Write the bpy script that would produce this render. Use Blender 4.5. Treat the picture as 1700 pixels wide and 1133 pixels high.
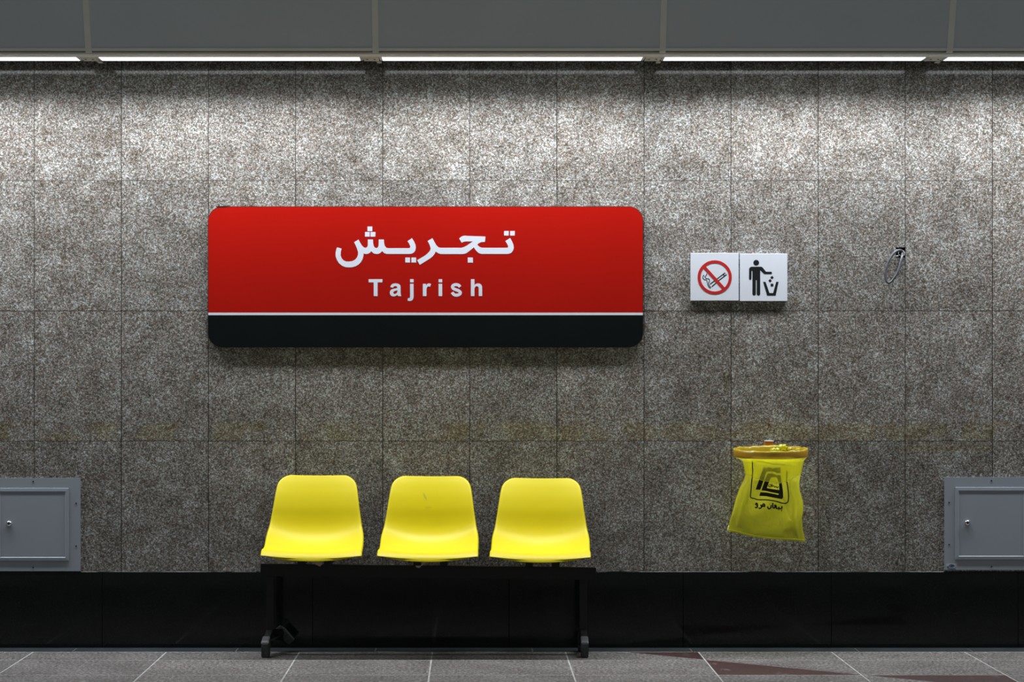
import bpy, bmesh, math, random
from mathutils import Vector, Matrix
from mathutils.geometry import tessellate_polygon
random.seed(7)
for o in list(bpy.data.objects): bpy.data.objects.remove(o)
S = bpy.context.scene
COL = S.collection

# ------------------------------------------------------------------ camera
# wall plane is y=0, floor z=0; a point at distance d in front of the wall has y=-d
CAMD, CAMH, F, VX, VY = 12.4, 1.2476, 4482.6, 781.0, 625.0
cam = bpy.data.cameras.new('camera'); co = bpy.data.objects.new('camera', cam); COL.objects.link(co)
co.location = (0, -CAMD, CAMH); co.rotation_euler = (math.pi/2, 0, 0)
cam.sensor_width = 36; cam.lens = F*36/1700
cam.shift_x = (850-VX)/1700; cam.shift_y = (VY-566.5)/1700
cam.clip_end = 100
S.camera = co
S.view_settings.view_transform = 'Standard'; S.view_settings.look = 'None'
S.view_settings.exposure = 0.0; S.view_settings.gamma = 1.0; S.view_settings.use_curve_mapping = False

# ------------------------------------------------------------------ world: dim glow of the underground hall
AMB_UP, AMB_MID, AMB_DOWN = 0.11, 0.07, 0.015
w = bpy.data.worlds.new('world'); S.world = w; w.use_nodes = True
nt = w.node_tree; nt.nodes.clear()
out = nt.nodes.new('ShaderNodeOutputWorld'); bg = nt.nodes.new('ShaderNodeBackground')
tc = nt.nodes.new('ShaderNodeTexCoord'); sx = nt.nodes.new('ShaderNodeSeparateXYZ')
mr = nt.nodes.new('ShaderNodeMapRange'); mr.inputs[1].default_value = -1; mr.inputs[2].default_value = 1
rp = nt.nodes.new('ShaderNodeValToRGB')
nt.links.new(tc.outputs['Generated'], sx.inputs[0]); nt.links.new(sx.outputs['Z'], mr.inputs[0])
nt.links.new(mr.outputs[0], rp.inputs[0]); nt.links.new(rp.outputs[0], bg.inputs[0]); nt.links.new(bg.outputs[0], out.inputs[0])
def g(v): return (v*0.94, v, v*0.95, 1)
e = rp.color_ramp.elements
e[0].position = 0.0; e[0].color = g(AMB_DOWN); e[1].position = 1.0; e[1].color = g(AMB_UP)
m_ = e.new(0.12); m_.color = g(AMB_DOWN)      # the lit platform across the tracks lies below eye level
m_ = e.new(0.20); m_.color = g(0.17); m_ = e.new(0.42); m_.color = g(0.165); m_ = e.new(0.50); m_.color = g(AMB_MID)

LAMP_POWER, LAMP_SPREAD, TUBE_GLOW = 16.0, 125, 2.6

# ------------------------------------------------------------------ helpers
def W(px, py, d):
    s = (CAMD-d)/F
    return Vector(((px-VX)*s, -d, CAMH-(py-VY)*s))
def tag(o, label=None, cat=None, group=None, kind=None):
    if label: o['label'] = label
    if cat: o['category'] = cat
    if group: o['group'] = group
    if kind: o['kind'] = kind
    return o
def empty(name, loc, label=None, cat=None, group=None):
    o = bpy.data.objects.new(name, None); COL.objects.link(o); o.location = loc; o.empty_display_size = .05
    return tag(o, label, cat, group)
def obj(name, bm, mat, parent=None, origin=None, smooth=False, label=None):
    """bm holds world coordinates; the object gets its origin at `origin` (default centre-bottom)"""
    vs = [v.co for v in bm.verts]
    if origin is None:
        lo = [min(v[i] for v in vs) for i in range(3)]; hi = [max(v[i] for v in vs) for i in range(3)]
        origin = Vector(((lo[0]+hi[0])/2, (lo[1]+hi[1])/2, lo[2]))
    origin = Vector(origin)
    bmesh.ops.translate(bm, verts=bm.verts, vec=-origin)
    me = bpy.data.meshes.new(name); bm.to_mesh(me); bm.free()
    for m in (mat if isinstance(mat, (list, tuple)) else [mat]): me.materials.append(m)
    if smooth:
        for p in me.polygons: p.use_smooth = True
    o = bpy.data.objects.new(name, me); COL.objects.link(o)
    if parent is not None:
        o.parent = parent
        b = Vector((0,0,0)); p = parent
        while p is not None: b += Vector(p.location); p = p.parent
        o.location = origin-b
    else: o.location = origin
    if label: o['label'] = label
    return o
def NB(): return bmesh.new()
def box(bm, x0, x1, y0, y1, z0, z1, bev=0, seg=2, mi=0):
    vs = [bm.verts.new((x, y, z)) for z in (z0, z1) for y in (y0, y1) for x in (x0, x1)]
    fs = [bm.faces.new([vs[i] for i in q]) for q in ((0,2,3,1),(4,5,7,6),(0,1,5,4),(1,3,7,5),(3,2,6,7),(2,0,4,6))]
    for f in fs: f.material_index = mi
    if bev:
        es = list({e for f in fs for e in f.edges})
        bmesh.ops.bevel(bm, geom=es, offset=bev, segments=seg, profile=.5, affect='EDGES')
    return vs
def prism(bm, poly, holes, y0, y1, mi=0):
    """poly: list of (X,Z); front face at y0 (toward camera), back at y1; caps tessellated, with holes"""
    loops = [poly]+list(holes)
    allp = [p for l in loops for p in l]
    tris = tessellate_polygon([[Vector((p[0], p[1], 0)) for p in l] for l in loops])
    fr = [bm.verts.new((p[0], y0, p[1])) for p in allp]
    bk = [bm.verts.new((p[0], y1, p[1])) for p in allp]
    for t in tris:
        for vv, fl in ((fr, -1), (bk, 1)):
            try:
                f = bm.faces.new([vv[i] for i in t]); f.material_index = mi
                f.normal_update()
                if f.normal.y*fl < 0: f.normal_flip()
            except ValueError: pass
    k = 0
    for l in loops:
        n = len(l)
        for i in range(n):
            a, b = k+i, k+(i+1) % n
            try: f = bm.faces.new((fr[a], fr[b], bk[b], bk[a])); f.material_index = mi
            except ValueError: pass
        k += n
def xprism(bm, prof, x0, x1):
    """prof: list of (d,z) closed; extruded along x"""
    a = [bm.verts.new((x0, -d, z)) for d, z in prof]; b = [bm.verts.new((x1, -d, z)) for d, z in prof]
    n = len(prof)
    bm.faces.new(a); bm.faces.new(b[::-1])
    for i in range(n): bm.faces.new((a[i], b[i], b[(i+1) % n], a[(i+1) % n]))
    bmesh.ops.recalc_face_normals(bm, faces=bm.faces)
def rrect(x0, x1, z0, z1, r, n=8):
    pts = []
    for cx, cz, a0 in ((x1-r, z1-r, 0), (x0+r, z1-r, 90), (x0+r, z0+r, 180), (x1-r, z0+r, 270)):
        for i in range(n+1):
            a = math.radians(a0+90*i/n); pts.append((cx+r*math.cos(a), cz+r*math.sin(a)))
    return pts
def ellipse(cx, cz, rx, rz, n=40, a0=0):
    return [(cx+rx*math.cos(2*math.pi*i/n+a0), cz+rz*math.sin(2*math.pi*i/n+a0)) for i in range(n)]
def smooth_line(pts, n=6):
    r = []
    P = [pts[0]]+list(pts)+[pts[-1]]
    for i in range(1, len(P)-2):
        p0, p1, p2, p3 = P[i-1], P[i], P[i+1], P[i+2]
        for k in range(n):
            t = k/n
            r.append(tuple(.5*((2*p1[j])+(-p0[j]+p2[j])*t+(2*p0[j]-5*p1[j]+4*p2[j]-p3[j])*t*t+(-p0[j]+3*p1[j]-3*p2[j]+p3[j])*t**3) for j in range(len(p1))))
    r.append(tuple(pts[-1])); return r
def stroke(pts, wd, closed=False):
    n = len(pts); L = []; R = []
    for i in range(n):
        a = pts[(i-1) % n] if (closed or i > 0) else pts[i]
        b = pts[(i+1) % n] if (closed or i < n-1) else pts[i]
        dx, dy = b[0]-a[0], b[1]-a[1]; l = math.hypot(dx, dy) or 1
        nx, ny = -dy/l*wd/2, dx/l*wd/2
        L.append((pts[i][0]+nx, pts[i][1]+ny)); R.append((pts[i][0]-nx, pts[i][1]-ny))
    return L, R
def tube(bm, pts, r, n=10, caps=True):
    rings = []; m = len(pts); prev = None
    for i in range(m):
        t = (Vector(pts[min(i+1, m-1)])-Vector(pts[max(i-1, 0)])).normalized()
        if prev is None:
            up = Vector((0, 0, 1)) if abs(t.z) < .9 else Vector((1, 0, 0)); nrm = t.cross(up).normalized()
        else: nrm = (prev-t*prev.dot(t)).normalized()
        prev = nrm; bi = t.cross(nrm)
        rings.append([bm.verts.new(Vector(pts[i])+(nrm*math.cos(2*math.pi*k/n)+bi*math.sin(2*math.pi*k/n))*r) for k in range(n)])
    for i in range(m-1):
        for k in range(n): bm.faces.new((rings[i][k], rings[i][(k+1) % n], rings[i+1][(k+1) % n], rings[i+1][k]))
    if caps: bm.faces.new(rings[0][::-1]); bm.faces.new(rings[-1])

# ------------------------------------------------------------------ materials
class N:
    def __init__(s, name):
        s.m = bpy.data.materials.new(name); s.m.use_nodes = True; s.t = s.m.node_tree
        s.b = s.t.nodes['Principled BSDF']; s.out = s.t.nodes['Material Output']
    def n(s, t, **k):
        x = s.t.nodes.new(t)
        for a, b in k.items(): setattr(x, a, b)
        return x
    def l(s, a, b): s.t.links.new(a, b)
    def noise(s, vec, scale, detail=3, rough=.6):
        x = s.n('ShaderNodeTexNoise'); x.inputs['Scale'].default_value = scale; x.inputs['Detail'].default_value = detail
        x.inputs['Roughness'].default_value = rough
        if vec is not None: s.l(vec, x.inputs['Vector'])
        return x.outputs['Fac']
    def ramp(s, fac, stops, interp='LINEAR'):
        x = s.n('ShaderNodeValToRGB'); x.color_ramp.interpolation = interp
        el = x.color_ramp.elements
        while len(el) > 1: el.remove(el[-1])
        for i, (p, c) in enumerate(stops):
            c = c if len(c) == 4 else (*c, 1)
            if i == 0: el[0].position = p; el[0].color = c
            else: q = el.new(p); q.color = c
        s.l(fac, x.inputs[0]); return x.outputs[0]
    def mix(s, fac, a, b, bt='MIX'):
        x = s.n('ShaderNodeMix', data_type='RGBA', blend_type=bt)
        for v, i in ((fac, 0), (a, 6), (b, 7)):
            if hasattr(v, 'node'): s.l(v, x.inputs[i])
            else: x.inputs[i].default_value = v if i == 0 else ((*v, 1) if len(v) == 3 else v)
        return x.outputs[2]
    def math(s, op, a, b=None, clamp=False):
        x = s.n('ShaderNodeMath', operation=op); x.use_clamp = clamp
        for i, v in enumerate((a, b)):
            if v is None: continue
            if hasattr(v, 'node'): s.l(v, x.inputs[i])
            else: x.inputs[i].default_value = v
        return x.outputs[0]
    def step(s, v, a, b, c=0, d=1):
        x = s.n('ShaderNodeMapRange', interpolation_type='SMOOTHSTEP')
        s.l(v, x.inputs[0])
        for i, q in enumerate((a, b, c, d)): x.inputs[i+1].default_value = q
        return x.outputs[0]
    def bump(s, h, dist, st=1):
        x = s.n('ShaderNodeBump'); x.inputs['Distance'].default_value = dist; x.inputs['Strength'].default_value = st
        s.l(h, x.inputs['Height']); s.l(x.outputs[0], s.b.inputs['Normal'])
def plain(name, col, rough=.5, metal=0, var=.06, scale=25, bump=0, spec=.5):
    a = N(name); tcx = a.n('ShaderNodeTexCoord').outputs['Object']
    f = a.noise(tcx, scale, 4)
    c0 = tuple(max(0, v*(1-var)) for v in col); c1 = tuple(min(1, v*(1+var)) for v in col)
    a.l(a.ramp(f, [(.3, c0), (.7, c1)]), a.b.inputs['Base Color'])
    a.b.inputs['Roughness'].default_value = rough; a.b.inputs['Metallic'].default_value = metal
    a.b.inputs['Specular IOR Level'].default_value = spec
    if bump: a.bump(f, bump)
    return a.m

def granite():
    a = N('speckled_granite')
    geo = a.n('ShaderNodeNewGeometry'); rnd = geo.outputs['Random Per Island']; pos = geo.outputs['Position']
    # every tile is cut from another piece of stone
    cmb = a.n('ShaderNodeCombineXYZ'); a.l(a.math('MULTIPLY', rnd, 37.0), cmb.inputs[0]); a.l(a.math('MULTIPLY', rnd, 91.0), cmb.inputs[1]); a.l(a.math('MULTIPLY', rnd, 53.0), cmb.inputs[2])
    va = a.n('ShaderNodeVectorMath', operation='ADD'); a.l(pos, va.inputs[0]); a.l(cmb.outputs[0], va.inputs[1]); p = va.outputs[0]
    v1 = a.n('ShaderNodeTexVoronoi'); v1.inputs['Scale'].default_value = 230; a.l(p, v1.inputs['Vector'])
    s1 = a.n('ShaderNodeSeparateColor'); a.l(v1.outputs['Color'], s1.inputs[0])
    v2 = a.n('ShaderNodeTexVoronoi'); v2.inputs['Scale'].default_value = 110; a.l(p, v2.inputs['Vector'])
    s2 = a.n('ShaderNodeSeparateColor'); a.l(v2.outputs['Color'], s2.inputs[0])
    n1 = a.noise(p, 95, 3, .7)
    n2 = a.noise(p, 9, 4, .65)
    v = a.math('ADD', a.math('MULTIPLY', s1.outputs[0], .55), a.math('MULTIPLY', n1, .75))
    v = a.math('ADD', v, a.math('MULTIPLY', n2, .55))
    v = a.math('SUBTRACT', v, .42)
    base = a.ramp(v, [(.05, (.035,.034,.026)), (.28, (.105,.097,.080)), (.48, (.200,.184,.166)), (.62, (.290,.287,.272)), (.78, (.47,.515,.505)), (.95, (.76,.85,.85))])
    pink = a.step(s2.outputs[1], .5, .8, 0, .5)
    c = a.mix(pink, base, (.93, .71, .60), 'MULTIPLY')
    tilev = a.ramp(rnd, [(0, (.88,.88,.87)), (.5, (1,.99,.98)), (1, (1.08,1.07,1.05))])
    c = a.mix(1.0, c, tilev, 'MULTIPLY')
    # yellowish glue stains in a band above the lowest full course
    sp = a.n('ShaderNodeSeparateXYZ'); a.l(pos, sp.inputs[0]); z = sp.outputs['Z']; x = sp.outputs['X']
    band = a.math('MULTIPLY', a.step(z, .950, .956), a.step(z, 1.015, 1.05, 1, 0))
    patch = a.step(a.noise(pos, 5.5, 2, .5), .44, .55)
    st = a.math('MULTIPLY', band, patch)
    b2 = a.math('MULTIPLY', a.math('MULTIPLY', a.step(z, .885, .91), a.step(z, .935, .948, 1, 0)), a.math('MULTIPLY', a.step(x, 1.93, 2.0), a.step(x, 2.35, 2.45, 1, 0)))
    st = a.math('MAXIMUM', st, a.math('MULTIPLY', b2, .8))
    c = a.mix(a.math('MULTIPLY', st, .38), c, (.90, .82, .44), 'MULTIPLY')
    c = a.mix(a.math('MULTIPLY', st, .08), c, (.30, .25, .07))
    # two dark seep marks beside joints
    def blot(cx, cz, rx, rz):
        dx = a.math('DIVIDE', a.math('SUBTRACT', x, cx), rx); dz = a.math('DIVIDE', a.math('SUBTRACT', z, cz), rz)
        q = a.math('ADD', a.math('MULTIPLY', dx, dx), a.math('MULTIPLY', dz, dz))
        q = a.math('ADD', q, a.math('MULTIPLY', a.noise(pos, 30, 2), .8))
        return a.step(q, .6, 1.5, 1, 0)
    bl = a.math('MAXIMUM', blot(1.180, 1.225, .022, .075), blot(2.006, 1.20, .018, .06))
    bl = a.math('MAXIMUM', bl, a.math('MULTIPLY', blot(1.96, 1.885, .010, .06), .5))
    c = a.mix(a.math('MULTIPLY', bl, .6), c, (.55, .52, .38), 'MULTIPLY')
    a.l(c, a.b.inputs['Base Color'])
    a.l(a.step(n1, .3, .7, .055, .10), a.b.inputs['Roughness'])
    a.b.inputs['Specular IOR Level'].default_value = .5
    return a.m
def floor_stone(name, cols, rough):
    a = N(name); geo = a.n('ShaderNodeNewGeometry'); pos = geo.outputs['Position']; rnd = geo.outputs['Random Per Island']
    mp = a.n('ShaderNodeMapping'); mp.inputs['Scale'].default_value = (1, .45, 1); a.l(pos, mp.inputs[0])
    f = a.step(a.noise(mp.outputs[0], 75, 5, .85), .25, .75); f2 = a.noise(pos, 3.2, 4, .6)
    v = a.math('ADD', a.math('MULTIPLY', f, .8), a.math('MULTIPLY', f2, .35)); v = a.math('SUBTRACT', v, .08)
    c = a.ramp(v, [(.28, cols[0]), (.5, cols[1]), (.72, cols[2])])
    c = a.mix(1.0, c, a.ramp(rnd, [(0, (.88,.88,.88)), (1, (1.1,1.09,1.07))]), 'MULTIPLY')
    # pale cement dust
    dust = a.step(a.noise(mp.outputs[0], 9, 5, .7), .58, .72, 0, .35)
    c = a.mix(dust, c, (.36,.36,.34))
    a.l(c, a.b.inputs['Base Color']); a.b.inputs['Roughness'].default_value = rough
    a.bump(f, .002, .5)
    return a.m
M = {}
M['granite'] = granite()
M['backing'] = plain('mortar_backing', (.035,.030,.025), .9, scale=40)
M['floor'] = floor_stone('flamed_floor_granite', ((.045,.040,.036), (.130,.118,.110), (.30,.295,.28)), .6)
M['redfloor'] = floor_stone('oxblood_floor_granite', ((.028,.011,.009), (.052,.018,.016), (.09,.042,.037)), .5)
M['grout'] = plain('pale_grout', (.42,.43,.41), .9, var=.25, scale=20)
M['grout_dark'] = plain('dark_grout', (.07,.072,.07), .8, var=.3, scale=30)
def black_granite():
    a = N('black_granite'); pos = a.n('ShaderNodeNewGeometry').outputs['Position']
    f = a.noise(pos, 160, 3, .8); f2 = a.noise(pos, 4, 4, .6)
    c = a.ramp(f, [(.35, (.004,.005,.005)), (.6, (.0075,.009,.009)), (.8, (.018,.02,.019))])
    a.l(c, a.b.inputs['Base Color']); a.l(a.step(f2, .35, .7, .05, .16), a.b.inputs['Roughness'])
    a.b.inputs['Specular IOR Level'].default_value = .33
    return a.m
M['black_granite'] = black_granite()
M['border'] = plain('dark_border_stone', (.036,.046,.050), .35, var=.35, scale=12)
M['fascia'] = plain('grey_painted_panel', (.63,.67,.74), .5, var=.025, scale=3)
M['fascia_trim'] = plain('warm_grey_aluminium', (.86,.85,.81), .45, var=.04, scale=8, metal=.0)
M['dark'] = plain('dark_void', (.012,.012,.010), .9)
M['bracket'] = plain('beige_grey_bracket', (.62,.60,.52), .6, var=.12, scale=50)
M['screw'] = plain('dark_screw', (.03,.03,.03), .4, metal=.5)
M['red'] = plain('red_sign_face', (.42,.0055,.0015), .34, var=.03, scale=3, spec=.3)
M['signblack'] = plain('black_sign_face', (.0035,.0055,.0055), .30, var=.1, scale=5, spec=.3)
M['signedge'] = plain('sign_edge', (.02,.014,.012), .4)
M['signwhite'] = plain('white_sign_lettering', (.74,.79,.88), .4, var=.02)
M['plate'] = plain('white_plate', (.74,.79,.86), .35, var=.02, scale=6)
M['pictored'] = plain('pictogram_red', (.52,.018,.018), .4, var=.03)
M['pictoblack'] = plain('pictogram_black', (.007,.009,.009), .4)
M['yellow'] = plain('yellow_seat_plastic', (.75,.635,.006), .48, var=.02, scale=4, spec=.35)
def smudged():
    a = N('yellow_seat_plastic_smudged'); p = a.n('ShaderNodeTexCoord').outputs['Object']
    sp = a.n('ShaderNodeSeparateXYZ'); a.l(p, sp.inputs[0])
    def el(cx, cz, rx, rz, sh):
        xx = a.math('SUBTRACT', a.math('SUBTRACT', sp.outputs[0], cx), a.math('MULTIPLY', a.math('SUBTRACT', sp.outputs[2], cz), sh))
        dx = a.math('DIVIDE', xx, rx); dz = a.math('DIVIDE', a.math('SUBTRACT', sp.outputs[2], cz), rz)
        q = a.math('ADD', a.math('MULTIPLY', dx, dx), a.math('MULTIPLY', dz, dz)); q = a.math('ADD', q, a.math('MULTIPLY', a.noise(p, 90, 3), 1.2))
        return a.step(q, .7, 1.7, 1, 0)
    m = a.math('MAXIMUM', el(-.027, .297, .007, .022, -.45), a.math('MULTIPLY', el(-.010, .248, .022, .006, 0), .35))
    c = a.ramp(a.noise(p, 4, 4), [(.3, (.738,.625,.006)), (.7, (.762,.645,.006))])
    a.l(a.mix(a.math('MULTIPLY', m, .55), c, (.42,.36,.06)), a.b.inputs['Base Color'])
    a.b.inputs['Roughness'].default_value = .42; a.b.inputs['Specular IOR Level'].default_value = .35
    return a.m
M['yellow_smudged'] = smudged()
M['blacksteel'] = plain('black_painted_steel', (.0035,.0045,.004), .35, var=.2, scale=30)
M['cap'] = plain('scuffed_black_cap', (.055,.062,.064), .5, var=.45, scale=35)
M['paper'] = plain('beige_paper', (.55,.46,.32), .85, var=.1)
M['panelgrey'] = plain('grey_powder_coat', (.33,.375,.42), .42, var=.02, scale=6)
M['chrome'] = plain('chrome', (.85,.85,.86), .12, metal=1)
M['chromedark'] = plain('lock_slot', (.03,.03,.03), .3, metal=.6)
M['sticker'] = plain('pale_sticker', (.48,.52,.56), .5)
M['stickerblue'] = plain('sticker_blue', (.05,.08,.20), .5)
M['orange'] = plain('orange_hoop_plastic', (.62,.30,.02), .35, var=.12, scale=9)
M['orangebr'] = plain('orange_bracket_plastic', (.62,.25,.012), .35, var=.05)
M['print'] = plain('black_print', (.010,.012,.008), .45)
M['cable'] = plain('grey_cable_sheath', (.085,.095,.11), .28, var=.35, scale=45)
M['wire'] = plain('pale_wire', (.55,.55,.52), .4)
M['marker'] = plain('red_marker', (.22,.03,.02), .8)
def bagmat(name, tr, alpha):
    a = N(name); t = a.t
    tcx = a.n('ShaderNodeTexCoord').outputs['Object']
    mp = a.n('ShaderNodeMapping'); mp.inputs['Scale'].default_value = (1, 1, .35); mp.inputs['Rotation'].default_value = (0, .35, 0); a.l(tcx, mp.inputs[0])
    f = a.noise(mp.outputs[0], 22, 4, .6)
    bu = a.n('ShaderNodeBump'); bu.inputs['Distance'].default_value = .010; bu.inputs['Strength'].default_value = .8; a.l(f, bu.inputs['Height'])
    d = a.n('ShaderNodeBsdfDiffuse'); d.inputs[0].default_value = (.88,.87,.05,1); a.l(bu.outputs[0], d.inputs['Normal'])
    tl = a.n('ShaderNodeBsdfTranslucent'); tl.inputs[0].default_value = (.93,.92,.06,1); a.l(bu.outputs[0], tl.inputs['Normal'])
    tp = a.n('ShaderNodeBsdfTransparent'); tp.inputs[0].default_value = tr
    gl = a.n('ShaderNodeBsdfGlossy'); gl.inputs[0].default_value = (1,1,1,1); gl.inputs['Roughness'].default_value = .22; a.l(bu.outputs[0], gl.inputs['Normal'])
    m1 = a.n('ShaderNodeMixShader'); m1.inputs[0].default_value = .58; a.l(d.outputs[0], m1.inputs[1]); a.l(tl.outputs[0], m1.inputs[2])
    m2 = a.n('ShaderNodeMixShader'); m2.inputs[0].default_value = alpha; a.l(m1.outputs[0], m2.inputs[1]); a.l(tp.outputs[0], m2.inputs[2])
    m3 = a.n('ShaderNodeMixShader'); fr = a.n('ShaderNodeLayerWeight'); a.l(bu.outputs[0], fr.inputs['Normal'])
    a.l(a.math('ADD', a.math('MULTIPLY', a.math('POWER', fr.outputs['Facing'], 4.0), .5), .08), m3.inputs[0]); a.l(m2.outputs[0], m3.inputs[1]); a.l(gl.outputs[0], m3.inputs[2])
    a.l(m3.outputs[0], a.out.inputs['Surface'])
    return a.m
M['bag'] = bagmat('yellow_polythene', (.92,.92,.16,1), .22)
M['cuff'] = bagmat('yellow_polythene_cuff', (.93,.93,.18,1), .50)
M['film'] = bagmat('thin_stretched_film', (.97,.95,.55,1), .80)
a = N('lit_diffuser'); a.b.inputs['Base Color'].default_value = (.8,.8,.8,1)
a.b.inputs['Emission Color'].default_value = (.93,.97,1,1); a.b.inputs['Emission Strength'].default_value = TUBE_GLOW; M['glow'] = a.m

# ------------------------------------------------------------------ setting: the tiled back wall
XL, XR = -8.003, 8.0
ROWS = [.351, .9495, 1.5478, 2.1466, 2.745]
TW, GAP = .4, .0028
HOLE = (W(1487, 0, 0).x, W(1502, 0, 0).x, W(0, 428, 0).z, W(0, 411, 0).z)
bm = NB()
k = -20
while k < 20:
    x0 = -.003+TW*k+GAP/2; x1 = -.003+TW*(k+1)-GAP/2
    for r in range(4):
        z0, z1 = ROWS[r]+GAP/2*.8, ROWS[r+1]-GAP/2*.8
        if r == 0: z0 = ROWS[0]
        if x0 < HOLE[0] < x1 and z0 < HOLE[2] < z1:
            poly = [(x0,z0),(x1,z0),(x1,HOLE[2]),(HOLE[0],HOLE[2]),(HOLE[0],HOLE[3]),(x1,HOLE[3]),(x1,z1),(x0,z1)]
            prism(bm, poly, [], 0, .02)
        else:
            n0 = len(bm.verts)
            vs = box(bm, x0, x1, 0, .02, z0, z1)
            cx, cz = (x0+x1)/2, (z0+z1)/2
            ax, az = random.uniform(-.0006, .0006), random.uniform(-.0006, .0006)
            for v in vs: v.co.y += (v.co.x-cx)*ax+(v.co.z-cz)*az
            if random.random() < .0:
                es = [e for e in {e for v in vs for e in v.link_edges} if all(abs(v.co.y) < .01 for v in e.verts)]
                bmesh.ops.bevel(bm, geom=es, offset=.0009, segments=1, affect='EDGES')
    k += 1
tag(obj('wall_back', bm, M['granite'], origin=(0,0,0)), kind='structure')
bm = NB(); box(bm, XL, XR, .0202, .12, -.3, 3.6)
tag(obj('wall_core', bm, M['backing']), kind='structure')

# skirting of black granite slabs
bm = NB()
js = [(q-VX)/361.5 for q in (-520,-180,170,519,845,1134,1380,1690,2010)]
while js[0] > -7.9: js.insert(0, js[0]-.9)
while js[-1] < 7.9: js.append(js[-1]+.9)
for a0, a1 in zip(js, js[1:]):
    box(bm, a0+.0008, a1-.0008, -.004, .02, 0, .3495, .0008, 1)
tag(obj('baseboard_back', bm, M['black_granite']), kind='structure')

# floor: border strip, slabs, red triangles, grout bed
bm = NB()
bj = [-7.8]
for q in (-160, 122, 392, 623, 884, 1148, 1424, 1612, 1880): bj.append((q-VX)/365.0)
bj.append(7.8)
for a0, a1 in zip(bj, bj[1:]): box(bm, a0+.0035, a1-.0035, -.187, -.004, -.03, 0, .001, 1)
tag(obj('trim_1', bm, M['border']), kind='structure')
FX0, FT = -.172, .6015
dr = [.192, .535, 1.132, 1.733, 2.335, 2.936, 3.6]
bm = NB(); br = NB()
def slab(bmx, poly):
    a_ = [bmx.verts.new((x, -d, 0)) for x, d in poly]; b_ = [bmx.verts.new((x, -d, -.03)) for x, d in poly]
    f = bmx.faces.new(a_); bmx.faces.new(b_[::-1])
    for i in range(len(poly)): bmx.faces.new((a_[i], a_[(i+1) % len(poly)], b_[(i+1) % len(poly)], b_[i]))
    bmesh.ops.recalc_face_normals(bmx, faces=list({f2 for v in a_ for f2 in v.link_faces}))
kk = -13
GF = .0034
while kk < 13:
    xa, xb = FX0+FT*kk+GF, FX0+FT*(kk+1)-GF
    for r in range(len(dr)-1):
        da, db = dr[r]+GF*1.7, dr[r+1]-GF*1.7
        if r <= 4 and kk == r+1+0 and True:
            # this slab is cut along the 45 degree line x = d + .511
            c = .509; q = .0045
            pts_a, pts_b = [], []
            # region right/near-wall side (x > d+c) and left side (x < d+c)
            def clip(side):
                poly = [(xa,da),(xb,da),(xb,db),(xa,db)]; res = []
                fn = (lambda p: (p[0]-p[1]-c-q)) if side > 0 else (lambda p: -(p[0]-p[1]-c+q))
                for i in range(4):
                    p, s2 = poly[i], poly[(i+1) % 4]; fp, fs = fn(p), fn(s2)
                    if fp >= 0: res.append(p)
                    if fp*fs < 0:
                        t = fp/(fp-fs); res.append((p[0]+(s2[0]-p[0])*t, p[1]+(s2[1]-p[1])*t))
                return res
            A, B = clip(1), clip(-1)
            redside = A if r % 2 == 0 else B
            for P_ in (A, B):
                if len(P_) >= 3: slab(br if P_ is redside else bm, P_)
        else: slab(bm, [(xa,da),(xb,da),(xb,db),(xa,db)])
    kk += 1
tag(obj('floor', bm, M['floor']), kind='structure')
tag(obj('floor_inlay', br, M['redfloor']), kind='structure')
bm = NB(); box(bm, XL, XR, -3.6, -.189, -.3, -.0006)
tag(obj('floor_grout', bm, M['grout']), kind='structure')
bm = NB(); box(bm, XL, XR, -.1888, .02, -.3, -.0012)
tag(obj('floor_grout_border', bm, M['grout_dark']), kind='structure')

# overhead bulkhead: leaning grey panels, cover strips, bottom rail
ZB = 2.6744
L0, LP = -.407, 1.2665                                     # left end of a lamp, pitch
lean = (.545-.45)/(2.90-2.674)
def dp(z, off=0): return .45+(z-2.674)*lean+off
seams = [-.4195+1.267*i+.003*i for i in range(-6, 7)]
bm = NB(); ZT = 3.6
for a0, a1 in zip(seams, seams[1:]):
    z0 = 2.690
    prof = [(dp(z0), z0), (dp(ZT), ZT), (dp(ZT)-.02, ZT), (dp(z0)-.02, z0)]
    t_ = NB(); xprism(t_, prof, a0+.008, a1-.008)
    me = bpy.data.meshes.new('t'); t_.to_mesh(me); t_.free(); bm.from_mesh(me); bpy.data.meshes.remove(me)
tag(obj('ceiling', bm, M['fascia']), kind='structure')
for i, s_ in enumerate(seams):
    bm = NB(); z0 = 2.682
    xprism(bm, [(dp(z0)+.004, z0), (dp(ZT)+.004, ZT), (dp(ZT)-.018, ZT), (dp(z0)-.018, z0)], s_-.0135, s_+.0135)
    tag(obj('trim_%d' % (i+2), bm, M['fascia_trim']), kind='structure')
bm = NB()
xprism(bm, [(.332, ZB), (.438, ZB), (.438, ZB+.008), (.424, ZB+.010), (.424, ZB+.05), (.332, ZB+.05)], XL, XR)
tag(obj('trim_20', bm, M['fascia_trim']), kind='structure')
bm = NB(); xprism(bm, [(dp(2.690)+.002, 2.689), (dp(2.70)+.003, 2.699), (dp(2.70)-.01, 2.70), (dp(2.69)-.01, 2.689)], XL, XR)
tag(obj('trim_21', bm, M['fascia_trim']), kind='structure')
bm = NB(); xprism(bm, [(-.02, 2.745), (.335, 2.76), (.42, 2.735), (.75, 3.55), (.75, 3.6), (-.02, 3.6)], XL, XR)
tag(obj('ceiling_void', bm, M['dark']), kind='structure')

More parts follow.
